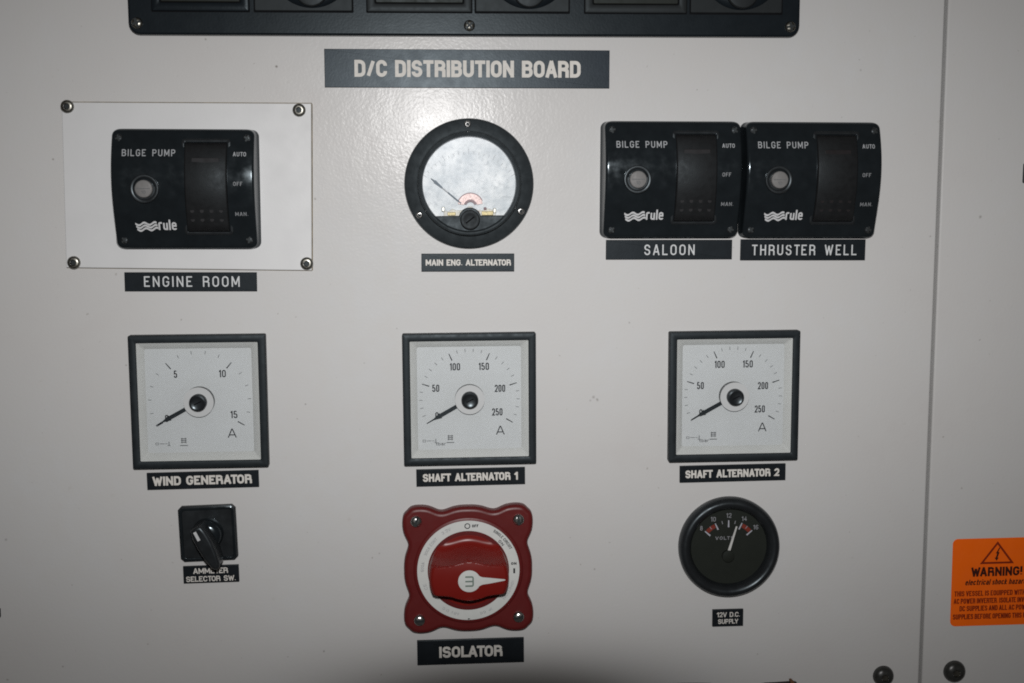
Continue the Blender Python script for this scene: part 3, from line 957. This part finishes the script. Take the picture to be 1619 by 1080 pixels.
# ---- square panel meters
def square_meter(majors, minors, last, label, marks_dx=0.0, needle=209.3):
    root = empty('square_ammeter')
    tag(root, label, 'ammeter', 'square white-dialled panel ammeters')
    mb = MB()
    o_, i_ = rrect(72, 72, .9, n=4), rrect(63.8, 63.8, .5, n=4)
    mb.frame(o_, i_, 0, 5.4, 'bezel', .7, w_in=3.6)
    mb.build('bezel', root)
    mb = MB()
    k0 = mb.mat('surround')
    a, b, c = mb.ring(rrect(63.8, 63.8, .5, n=4), 4.3), mb.ring(rrect(56.8, 56.8, 1.4, n=4, c=(-.1, .3)), 2.1), mb.ring(rrect(56.2, 56.2, 1.2, n=4, c=(-.1, .3)), 1.6)
    mb.bridge(a, b, k0)
    mb.bridge(b, c, k0)
    mb.build('surround', root)
    mb = MB()
    mb.poly(rrect(56.8, 56.8, 1.2, n=4, c=(-.1, .3)), 1.7, 'dial')
    dial = mb.build('dial', root)
    t = MB()
    W = 1.73
    sweep, start = 240.0, 210.0
    for k in range(minors + 1):
        val = last * k / minors
        a = math.radians(start - sweep * k / minors)
        ca, sa = math.cos(a), math.sin(a)
        if any(abs(val - mj) < 1e-6 for mj in majors):
            t.bar((22.9 * ca, 22.9 * sa), (27.0 * ca, 27.0 * sa), .62, W, 'ink', .42)
        else:
            t.bar((25.5 * ca, 25.5 * sa), (27.3 * ca, 27.3 * sa), .30, W, 'ink_thin')
    for mj in majors:
        a = math.radians(start - sweep * mj / last)
        s = str(int(mj))
        rr = 20.6 if mj == 0 else (19.2 if mj < last * .7 else 17.4)
        cx, cv = rr * math.cos(a), rr * math.sin(a)
        if mj == 0:
            cv += 1.1
        if mj == last:
            cx, cv = 15.0, -7.6
            if last < 100:
                cx, cv = 17.8, -7.6
        wd = {1: 1.75, 2: 3.8, 3: 5.7}[len(s)]
        text(t, s, cx - wd / 2, cx + wd / 2, cv - 2.0, 4.0, .60, W, 'ink', gap=.16)
    text(t, 'A', 14.3, 18.9, -20.2, 4.9, .55, W, 'ink')
    # little class marks and maker's mark at the lower left
    m0 = marks_dx
    ribbon(t, [(-25.6 + m0, -23.6), (-24.2 + m0, -23.6), (-24.2 + m0, -22.5), (-25.6 + m0, -22.5)], True, .25, W, 'ink_thin')
    t.bar((-23.6 + m0, -23.0), (-21.0 + m0, -23.0), .3, W, 'ink_thin')
    t.bar((-20.6 + m0, -23.0), (-19.4 + m0, -23.0), .25, W, 'ink_thin')
    t.bar((-18.6 + m0, -21.9), (-18.6 + m0, -24.0), .4, W, 'ink_thin')
    t.bar((-19.4 + m0, -24.0), (-17.8 + m0, -24.0), .3, W + .005, 'ink_thin')
    if last > 100:
        text(t, 'tbar', -18.6, -13.2, -25.6, 1.7, .3, W + .01, 'ink_thin')
    for k in range(3):
        t.bar((-12.2 + m0, -20.4 - .95 * k), (-9.2 + m0, -20.4 - .95 * k), .45, W, 'ink_thin')
    t.bar((-11.7 + m0, -19.9), (-11.7 + m0, -22.9), .35, W + .01, 'ink_thin')
    t.bar((-9.8 + m0, -19.9), (-9.8 + m0, -22.9), .35, W + .01, 'ink_thin')
    t.bar((-12.8 + m0, -24.1), (-8.6 + m0, -24.1), .45, W, 'ink_thin')
    t.build('scale', dial, smooth=False)
    # needle
    n = MB()
    a = math.radians(needle)
    ca, sa = math.cos(a), math.sin(a)
    P = lambda r, o: (r * ca - o * sa, r * sa + o * ca)
    n.prism([P(3, -1.0), P(18.2, -1.05), P(18.0, -1.55), P(20.6, -.8), P(22.4, -.35), P(26.6, -.14), P(26.6, .14), P(22.4, .35), P(20.6, .8), P(18.0, 1.55), P(18.2, 1.05), P(3, 1.0)][::1], 2.7, 3.0, 'needle', bevel=0)
    n.build('needle', root)
    b = MB()
    b.lathe([(8.0, 1.75), (8.0, 5.5)], 'boss_side', n=48, cap=False)
    b.lathe([(8.0, 5.5), (4.0, 5.5)], 'dial', n=48, cap=False)
    boss = b.build('boss', root)
    b = MB()
    b.lathe([(4.6, 5.3), (4.6, 8.2), (4.3, 8.8), (3.6, 9.1), (2.6, 8.7)], 'black', n=36)
    b.bar((-1.9, -.9), (1.9, .9), .6, 8.74, 'gap')
    b.build('zero_adjuster', boss)
    g = MB()
    g.poly(rrect(63.8, 63.8, .5, n=4), 4.45, 'glass')
    g.build('glass', root)
    return root


square_meter_rows = [
    ((0, 5, 10, 15), 15, 15, 'square ammeter reading to 15 above WIND GENERATOR', 1.5, 208.5, -126.0, -115.3, .1),
    ((0, 50, 100, 150, 200, 250), 25, 250, 'square ammeter reading to 250 above SHAFT ALTERNATOR 1', 0.0, 209.3, 18.6, -115.8, .2),
    ((0, 50, 100, 150, 200, 250), 25, 250, 'square ammeter reading to 250 above SHAFT ALTERNATOR 2', 0.0, 208.6, 163.5, -116.1, .2),
]
for (mj, mn, last, lab, dx, nd, x, z, rot) in square_meter_rows:
    place(square_meter(mj, mn, last, lab, dx, nd), x, z, rot)


# ---- cam switch for the ammeter
def selector():
    root = empty('selector_switch')
    tag(root, 'small square black rotary switch with a protruding lever, above AMMETER SELECTOR SW.', 'rotary switch')
    ch = 1.9
    q = 15.4
    oct_ = lambda s, c: [(s - c, -s), (s, -s + c), (s, s - c), (s - c, s), (-s + c, s), (-s, s - c), (-s, -s + c), (-s + c, -s)]
    mb = MB()
    mb.prism(oct_(q, ch), 0, 2.6, 'black', bevel=.5, segs=3)
    mb.frame(oct_(q - .5, ch), oct_(q - 2.2, ch * .6), 2.3, 3.5, 'black_gloss', .5, w_in=2.5)
    mb.build('switch_plate', root)
    mb = MB()
    mb.lathe([(8.6, 2.5), (8.5, 5.0), (8.0, 7.0), (7.0, 8.4), (5.6, 9.2), (3, 9.6)], 'black_gloss', (0, 0), n=48)
    hub = mb.build('knob_base', root)
    mb = MB()
    # lever: tapered bar, tail short, tip long
    a = math.radians(-66)
    ca, sa = math.cos(a), math.sin(a)
    out = [(-8.0, -3.0), (-4, -4.0), (2, -4.3), (9, -3.7), (14.5, -2.6), (16.6, -1.4), (17.0, 0), (16.6, 1.4), (14.5, 2.6), (9, 3.7), (2, 4.3), (-4, 4.0), (-8.0, 3.0), (-8.6, 0)]
    pts = [(x * ca - y * sa, x * sa + y * ca) for x, y in out]
    mb.prism(pts, 6.0, 19.5, 'black', bevel=1.6, segs=5)
    lv = mb.build('lever', root, sharp=50)
    mb = MB()
    mrk = [(x * ca - y * sa, x * sa + y * ca) for x, y in ((-6.6, -1.9), (-1.4, -1.9), (-1.4, -.3), (-6.6, -.3))]
    mb.prism(mrk, 19.3, 19.62, 'logo')  # white bar on the lever's tail
    mb.build('tail_mark', lv)
    return root


place(selector(), -123.9, -188.0, 1.5)


# ---- red battery isolator
def isolator():
    root = empty('isolator_switch')
    tag(root, 'red scalloped battery isolator with a white dial ring above ISOLATOR', 'isolator switch')
    T = [(0, 35.3), (4, 35.2), (8, 34.5), (11.2, 33.4), (13.8, 32.8), (16.2, 33.1), (18.6, 34.2), (21.5, 35.3), (25, 35.8), (28.5, 35.7), (31.2, 34.9), (33.1, 33.1)]
    half = T + [(y, x) for x, y in reversed(T[:-1])]           # top middle to right middle
    pts = []
    for k in range(4):
        a = -math.pi / 2 * k
        ca, sa = math.cos(a), math.sin(a)
        pts += [(x * ca - y * sa, x * sa + y * ca) for x, y in half[:-1]]
    pts = pts[::-1]
    # smooth the outline (Catmull-Rom)
    fine = []
    n = len(pts)
    for i in range(n):
        p0, p1, p2, p3 = pts[i - 1], pts[i], pts[(i + 1) % n], pts[(i + 2) % n]
        for t in (0, .5):
            f = lambda a, b, c, d: .5 * (2 * b + (c - a) * t + (2 * a - 5 * b + 4 * c - d) * t * t + (3 * b - a - 3 * c + d) * t ** 3)
            fine.append((f(p0[0], p1[0], p2[0], p3[0]), f(p0[1], p1[1], p2[1], p3[1])))
    mb = MB()
    mb.prism(fine, 0, 6.4, 'red', bevel=2.6, segs=6)
    # raised round collar that carries the ring
    mb.lathe([(30.2, 6.3), (29.6, 6.9), (28.9, 7.2), (20.0, 7.2)], 'red', n=72, cap=False)
    mb.build('switch_body', root, sharp=45)
    mb = MB()
    mb.ann((0, 0), 22.3, 28.0, 7.32, 'white_ring', 0, 360, 96)
    ring = mb.build('dial_ring', root, smooth=False)
    t = MB()
    RW = 7.36

    def arc_text(s, ang, r, h, sw, spread, mname):
        L = math.radians(spread) * r
        fm = lambda x, y: ((r + y) * math.cos(math.radians(ang) - x / r), (r + y) * math.sin(math.radians(ang) - x / r))
        text(t, s, -L / 2, L / 2, -h / 2, h, sw, RW, mname, gap=.16, fmap=fm)
    ribbon(t, circ((-.3, 25.0), 1.35, 20), True, .5, RW, 'ink')
    text(t, 'OFF', 2.2, 5.8, 24.2, 1.6, .42, RW, 'ink')
    arc_text('SINGLE CIRCUIT', 42, 26.2, 1.7, .36, 31, 'ink_thin')
    arc_text('ON', 40, 23.6, 1.6, .40, 9, 'ink_thin')
    text(t, 'ON', 23.4, 26.4, 2.6, 1.5, .42, RW, 'ink')
    t.bar((25.1, .6), (25.1, -2.2), 1.0, RW, 'ink')
    t.bar((-.6, -27.4), (.6, -27.4), .8, RW, 'ink', .3)
    arc_text('3.2V', 118, 25.4, 1.7, .28, 12, 'ink_pale')
    arc_text('300A CONT', 146, 25.2, 1.7, .26, 26, 'ink_pale')
    arc_text('600A', 174, 25.2, 1.7, .26, 12, 'ink_pale')
    arc_text('CE', 200, 25.2, 1.7, .24, 8, 'ink_pale')
    arc_text('48V D.C.', 246, 25.2, 1.5, .22, 24, 'ink_pale')
    arc_text('IP 66', 292, 25.2, 1.5, .22, 16, 'ink_pale')
    arc_text('IGNITION', 332, 25.2, 1.5, .24, 26, 'ink_pale')
    t.build('ring_print', ring, smooth=False)
    # knob: a bar across a round base, scooped above and below
    k = MB()
    ik = k.mat('red_knob')
    R = 21.4

    def hgt(u, v):
        half = 9.2 + 2.6 * math.exp(-(u / 8.5) ** 2)
        if v < 0:
            d = (-v - half + .6) / 3.0
        else:
            d = (v - (half - 2.2)) / 9.5
        d = min(1, max(0, d))
        if v < 0:
            s = (math.cos(math.pi * d) + 1) / 2
        else:
            s = (1 - d) ** 2.7
        e = max(0, (math.hypot(u, v) - R + 2.2) / 2.2)
        top = 24.5 - 1.2 * (u / R) ** 2 - .8 * (v / 10) ** 2 * (1 if abs(v) < 10 else 0)
        return 7.0 + (top - 7.0) * min(1, max(0, s)) - 1.8 * e * e * (1 if s > .3 else .2)
    NR, NA = 80, 180
    prev = None
    for i in range(NR + 1):
        r = R * (i / NR)
        if i == 0:
            b = len(k.v)
            k.v.append((0, 0, hgt(0, 0)))
            prev = [b] * NA
            continue
        cur = []
        for j in range(NA):
            a = 2 * math.pi * j / NA
            u, v = r * math.cos(a), r * math.sin(a)
            cur.append(len(k.v))
            k.v.append((u, v, hgt(u, v)))
        for j in range(NA):
            l = (j + 1) % NA
            if i == 1:
                k.face((prev[0], cur[j], cur[l]), ik)
            else:
                k.face((prev[j], cur[j], cur[l], prev[l]), ik)
        prev = cur
    skirt = k.ring([(k.v[q][0] * 1.015, k.v[q][1] * 1.015) for q in prev], 6.6)
    k.bridge(skirt, prev, ik)
    knob = k.build('knob', root, sharp=50)
    p = MB()
    pw = 24.55
    ip = p.mat('white_ring')
    lift = lambda x, y: hgt(x, y) + .16
    outl = circ((0, -.6), 6.0, 40)
    for r0_, r1_ in ((0, 3), (3, 6)):
        A_ = [(x * r0_ / 6, (y + .6) * r0_ / 6 - .6) for x, y in outl]
        B_ = [(x * r1_ / 6, (y + .6) * r1_ / 6 - .6) for x, y in outl]
        for i in range(40):
            j = (i + 1) % 40
            q = [B_[i], B_[j], A_[j]] + ([A_[i]] if r0_ else [])
            b0 = len(p.v)
            p.v += [(x, y, lift(x, y)) for x, y in q]
            p.face(tuple(range(b0, b0 + len(q))), ip)
    tail = [(5.3, 2.9), (6.2, 2.35), (7.2, 2.0), (9, 1.8), (11, 1.55), (13, 1.25), (15, .95), (17, .65), (18.8, .38), (19.4, .1)]
    rows = []
    for x, hw in tail:
        b0 = len(p.v)
        p.v += [(x, y - .6, lift(x, y - .6) + .01) for y in (hw, 0, -hw)]
        rows.append((b0, b0 + 1, b0 + 2))
    for A_, B_ in zip(rows, rows[1:]):
        p.face((A_[1], B_[1], B_[0], A_[0]), ip)
        p.face((A_[2], B_[2], B_[1], A_[1]), ip)
    ptr = p.build('pointer', knob, smooth=False)
    e = MB()
    for yv in (1.9, -.6, -3.1):
        e.bar((-2.2, yv), (1.7, yv), .85, 24.86, 'emblem')
    ribbon(e, fillet([(.6, 1.9), (2.0, 1.9, .5), (2.0, -.6)], False, 1.5), False, .8, 24.865, 'emblem')
    ribbon(e, fillet([(2.0, -.6), (2.0, -3.1, .5), (.6, -3.1)], False, 1.5), False, .8, 24.87, 'emblem')
    e.build('emblem', ptr, smooth=False)
    for (u, v, kd, a) in ((-28.1, 28.0, 'slot', 70), (27.7, 27.7, 'slot', 95), (27.4, -27.3, 'slot', 14), (-27.2, -27.7, 'slot', 2)):
        mbr = MB()
        pan_screw(root, u, v, 6.3, 3.2, head='steel', kind=kd, ang=a, h=2.2)
    return root


place(isolator(), 17.2, -210.3, 0.3)


# ---- round voltmeter
def voltmeter():
    root = empty('voltmeter')
    tag(root, 'round black voltmeter with a pale needle and red arcs above 12V D.C. SUPPLY', 'voltmeter')
    mb = MB()
    mb.lathe([(28.2, 0), (28.4, 3.0), (28.0, 5.0), (27.0, 6.6), (25.6, 7.3), (24.4, 7.2), (22.9, 6.0), (21.6, 3.6), (21.3, 1.8)], 'black', n=96, cap=False)
    mb.build('bezel', root)
    mb = MB()
    mb.disc((0, 0), 21.5, 2.0, 'volt_dial', 72)
    dial = mb.build('dial', root)
    t = MB()
    c = (-.3, -2.6)
    W = 2.04
    pt = lambda r, d: (c[0] + r * math.sin(math.radians(d)), c[1] + r * math.cos(math.radians(d)))
    for d, lab in ((-49, '8'), (-25.5, '10'), (0, '12'), (25.5, '14'), (49, '16')):
        t.bar(pt(13.6, d), pt(17.6, d), .85, W + .01, 'volt_ink', .6)
        q = pt(20.3, d)
        wd = 1.35 if len(lab) == 1 else 2.9
        text(t, lab, q[0] - wd / 2, q[0] + wd / 2, q[1] - 1.3, 2.6, .36, W, 'volt_dim', gap=.16)
    for d in (-37, -12.5, 12.5, 37):
        t.bar(pt(15.8, d), pt(17.6, d), .4, W + .015, 'volt_dim')
    t.ann(c, 15.2, 17.5, W, 'volt_red', 90 + 28, 90 + 47, 12)
    t.ann(c, 15.2, 17.5, W, 'volt_red', 90 - 47, 90 - 28, 12)
    text(t, 'VOLTS', -7.6, 2.8, 3.9, 1.9, .36, W, 'volt_dim', gap=.24)
    t.build('scale', dial, smooth=False)
    n = MB()
    a = 16.5
    q0, q1 = pt(-.4, a), pt(15.0, a)
    nx, ny = math.cos(math.radians(a)), -math.sin(math.radians(a))
    n.prism([(q0[0] + nx * .75, q0[1] + ny * .75), (q1[0] + nx * .42, q1[1] + ny * .42), (q1[0] - nx * .42, q1[1] - ny * .42), (q0[0] - nx * .75, q0[1] - ny * .75)], 3.2, 3.45, 'volt_needle')
    n.build('needle', root, smooth=False)
    h = MB()
    h.lathe([(3.4, 2.0), (3.4, 3.9), (2.8, 4.3)], 'volt_dial', (c[0] - .2, c[1] - 2.6), n=30)
    h.build('hub', root)
    g = MB()
    g.lathe([(22.3, 5.2), (18, 5.6), (9, 5.9), (1, 6.0)], 'glass', n=72)
    g.build('glass', root)
    return root


place(voltmeter(), 162.6, -201.2, 0)

# ---- orange warning sticker on the right panel
st = MB()
st.prism(rrect(52.0, 51.2, 3.0), 0, .22, 'orange', bevel=.05, segs=1)
stick = st.build('warning_sticker')
place(stick, 317.6, -225.6, 0.4)
tag(stick, 'orange warning sticker with a lightning triangle on the right panel', 'warning sticker')
t = MB()
text(t, 'WARNING!', -14.8, 15.0, 3.4, 5.4, 1.25, .24, 'warn_ink', gap=.08)
text(t, 'electrical shock hazard', -18.2, 17.4, -1.6, 3.3, .62, .24, 'warn_ink', gap=.13, slant=.22, space=.26)
t.build('lettering', stick, smooth=False)
t = MB()
for s, a, b, v in (('THIS VESSEL IS EQUIPPED WITH A DC', -24.2, 24.2, -8.0), ('AC POWER INVERTER. ISOLATE INVERTER', -24.4, 24.4, -12.4), ('DC SUPPLIES AND ALL AC POWER', -20.9, 21.0, -16.8), ('SUPPLIES BEFORE OPENING THIS PANEL', -24.6, 24.6, -21.6)):
    text(t, s, a, b, v, 3.1, .60, .24, 'warn_fine', gap=.08, space=.26)
t.build('fine_print', stick, smooth=False)
t = MB()
ribbon(t, [(0, 22.8), (-8.8, 11.2), (8.8, 11.2)], True, 1.15, .24, 'warn_fine')
t.poly([(.9, 20.0), (-.9, 16.6), (-.1, 16.6), (-.9, 14.2), (-1.6, 14.2), (-.3, 12.3), (.9, 14.2), (.2, 14.2), (1.3, 17.4), (.5, 17.4), (1.6, 20.0)][::-1], .25, 'warn_ink')
t.build('hazard_symbol', stick, smooth=False)


# ---- the switch board cut by the top of the frame
def board():
    root = empty('switch_board')
    tag(root, 'wide black switch board with rounded corners along the top, above D/C DISTRIBUTION BOARD', 'switch board')
    W, H = 349.6, 120.0
    mb = MB()
    mb.prism(rrect(W, H, 6.0), 0, 6.0, 'board', bevel=1.3, segs=16)
    mb.build('board_plate', root)
    b = 88.0 - 76.4 - H / 2 - .3       # lower edge of the modules in board coordinates
    for k, (x0, x1, y0, y1) in enumerate(((-143.2, -93.2, -91.3, -40.2), (-33.7, 21.3, 22.3, 72.2), (79.5, 134.0, 135.2, 184.9))):
        x0, x1, y0, y1 = (q - 19.6 for q in (x0, x1, y0, y1))
        f = MB()
        cx, wd, ht = (x0 + x1) / 2, x1 - x0, 62.0
        f.poly(rrect(wd, ht, .6, (cx, b + ht / 2)), 6.06, 'gap')
        f.frame(rrect(wd - .9, ht - .9, .8, (cx, b + ht / 2 + .1)), rrect(wd - 9, ht - 7.4, .8, (cx, b + ht / 2 + 1.0)), 6.1, 7.2, 'board_grey' if k else 'board', .5)
        so = f.build('switch_frame', root)
        f = MB()
        f.prism(rrect(wd - 10, ht - 8.4, .8, (cx, b + ht / 2 + 1.0)), 6.1, 6.9, 'olive', bevel=.3, segs=2)
        f.build('switch_rocker', so)
        f = MB()
        cx, wd = (y0 + y1) / 2, y1 - y0
        f.poly(rrect(wd, ht, .6, (cx, b + ht / 2)), 6.06, 'gap')
        f.prism(rrect(wd - 1.2, ht - 1.2, .8, (cx, b + ht / 2 + .2)), 6.0, 7.0, 'board_grey', bevel=.4, segs=2)
        so = f.build('socket_plate', root)
        f = MB()
        cx += 4.4 if k == 0 else (3.4 if k == 1 else 2.4)
        f.lathe([(21.5, 7.0), (21.5, 7.5), (20.5, 8.4), (17, 8.9)], 'board', (cx, b + 2.2 + 21.5), n=64)
        cap = f.build('socket_cap', so)
        f = MB()
        f.lathe([(8.4, 7.0), (8.4, 10.4), (7.8, 11.2), (6.0, 11.5)], 'board_grey', (cx, b + 2.6 + 8.4), n=48)
        f.build('cap_tab', cap)
    for x, z, a in ((-150.6, 82.1, 20), (19.6, 81.5, 40), (189.2, 81.6, 10)):
        pan_screw(root, x - 19.6, z - 76.4 - H / 2, 6.0, 2.9, head='screw_dull', kind='cross', ang=a)
    for x, a in ((-150.6, 15), (19.6, 60), (189.2, 30)):
        pan_screw(root, x - 19.6, H / 2 - 5.6, 6.0, 2.9, head='screw_dull', kind='cross', ang=a)
    return root


place(board(), 19.6, 76.5 + 60, 0.05)


# ---- black fasteners at the bottom right, and the things the frame cuts
def fastener(x, z, r, label):
    mb = MB()
    mb.lathe([(r, 0), (r, .6), (r * .95, 1.6), (r * .82, 2.8), (r * .62, 3.6), (r * .34, 4.0)], 'fastener', n=40, cap=False)
    mb.lathe([(r * .34, 4.0), (r * .30, 3.0), (r * .1, 2.9)], 'screw_dull', n=6)
    o = mb.build('panel_fastener')
    place(o, x, z)
    tag(o, label, 'fastener', 'black dome fasteners either side of the panel gap')


fastener(253.8, -279.6, 6.0, 'black dome fastener left of the panel gap')
fastener(295.3, -278.0, 6.4, 'black dome fastener right of the panel gap, below the orange sticker')

mb = MB()
arch = [(-17.2, -30), (17.2, -30), (17.2, -.9), (15.5, -.35), (9, -.05), (0, .15), (-9, -.05), (-15.5, -.45), (-17.2, -1.1)]
mb.prism(arch, 0, 8, 'fitting', bevel=.5, segs=2)
o = place(mb.build('switch_housing'), 138.6, -280.9)
tag(o, 'dark arched top of a fitting cut by the bottom edge, below 12V D.C. SUPPLY', 'fitting')
root = empty('catch')
mb = MB()
mb.prism([(-10.6, -28), (10.6, -28), (10.6, .0), (9, .35), (0, -.1), (-7, -.3), (-10.6, -.9)], 0, 8, 'fitting', bevel=.4, segs=2)
mb.build('catch_body', root)
mb = MB()
mb.prism([(6.6, -.2), (8.6, -.2), (8.4, 1.4), (7.2, 2.6), (6.0, 2.4)], 2, 5, 'rust', bevel=.3, segs=2)
mb.build('catch_tongue', root)
place(root, 192.6, -281.5)
tag(root, 'dark fitting with a tiny rusty tongue, cut by the bottom edge left of the fasteners', 'fitting')
mb = MB()
mb.prism(rrect(30, 11, 1.0), 0, 3, 'black', bevel=.4, segs=2)
o = place(mb.build('door_latch'), 337.0, 4.9)
tag(o, 'edge of a dark latch cut by the right side of the frame', 'latch')
mb = MB()
mb.prism(rrect(30, 5.4, .8), 0, 3, 'black', bevel=.4, segs=2)
o = place(mb.build('door_latch'), -251.7, -230.6)
tag(o, 'edge of a dark latch cut by the left side of the frame', 'latch')
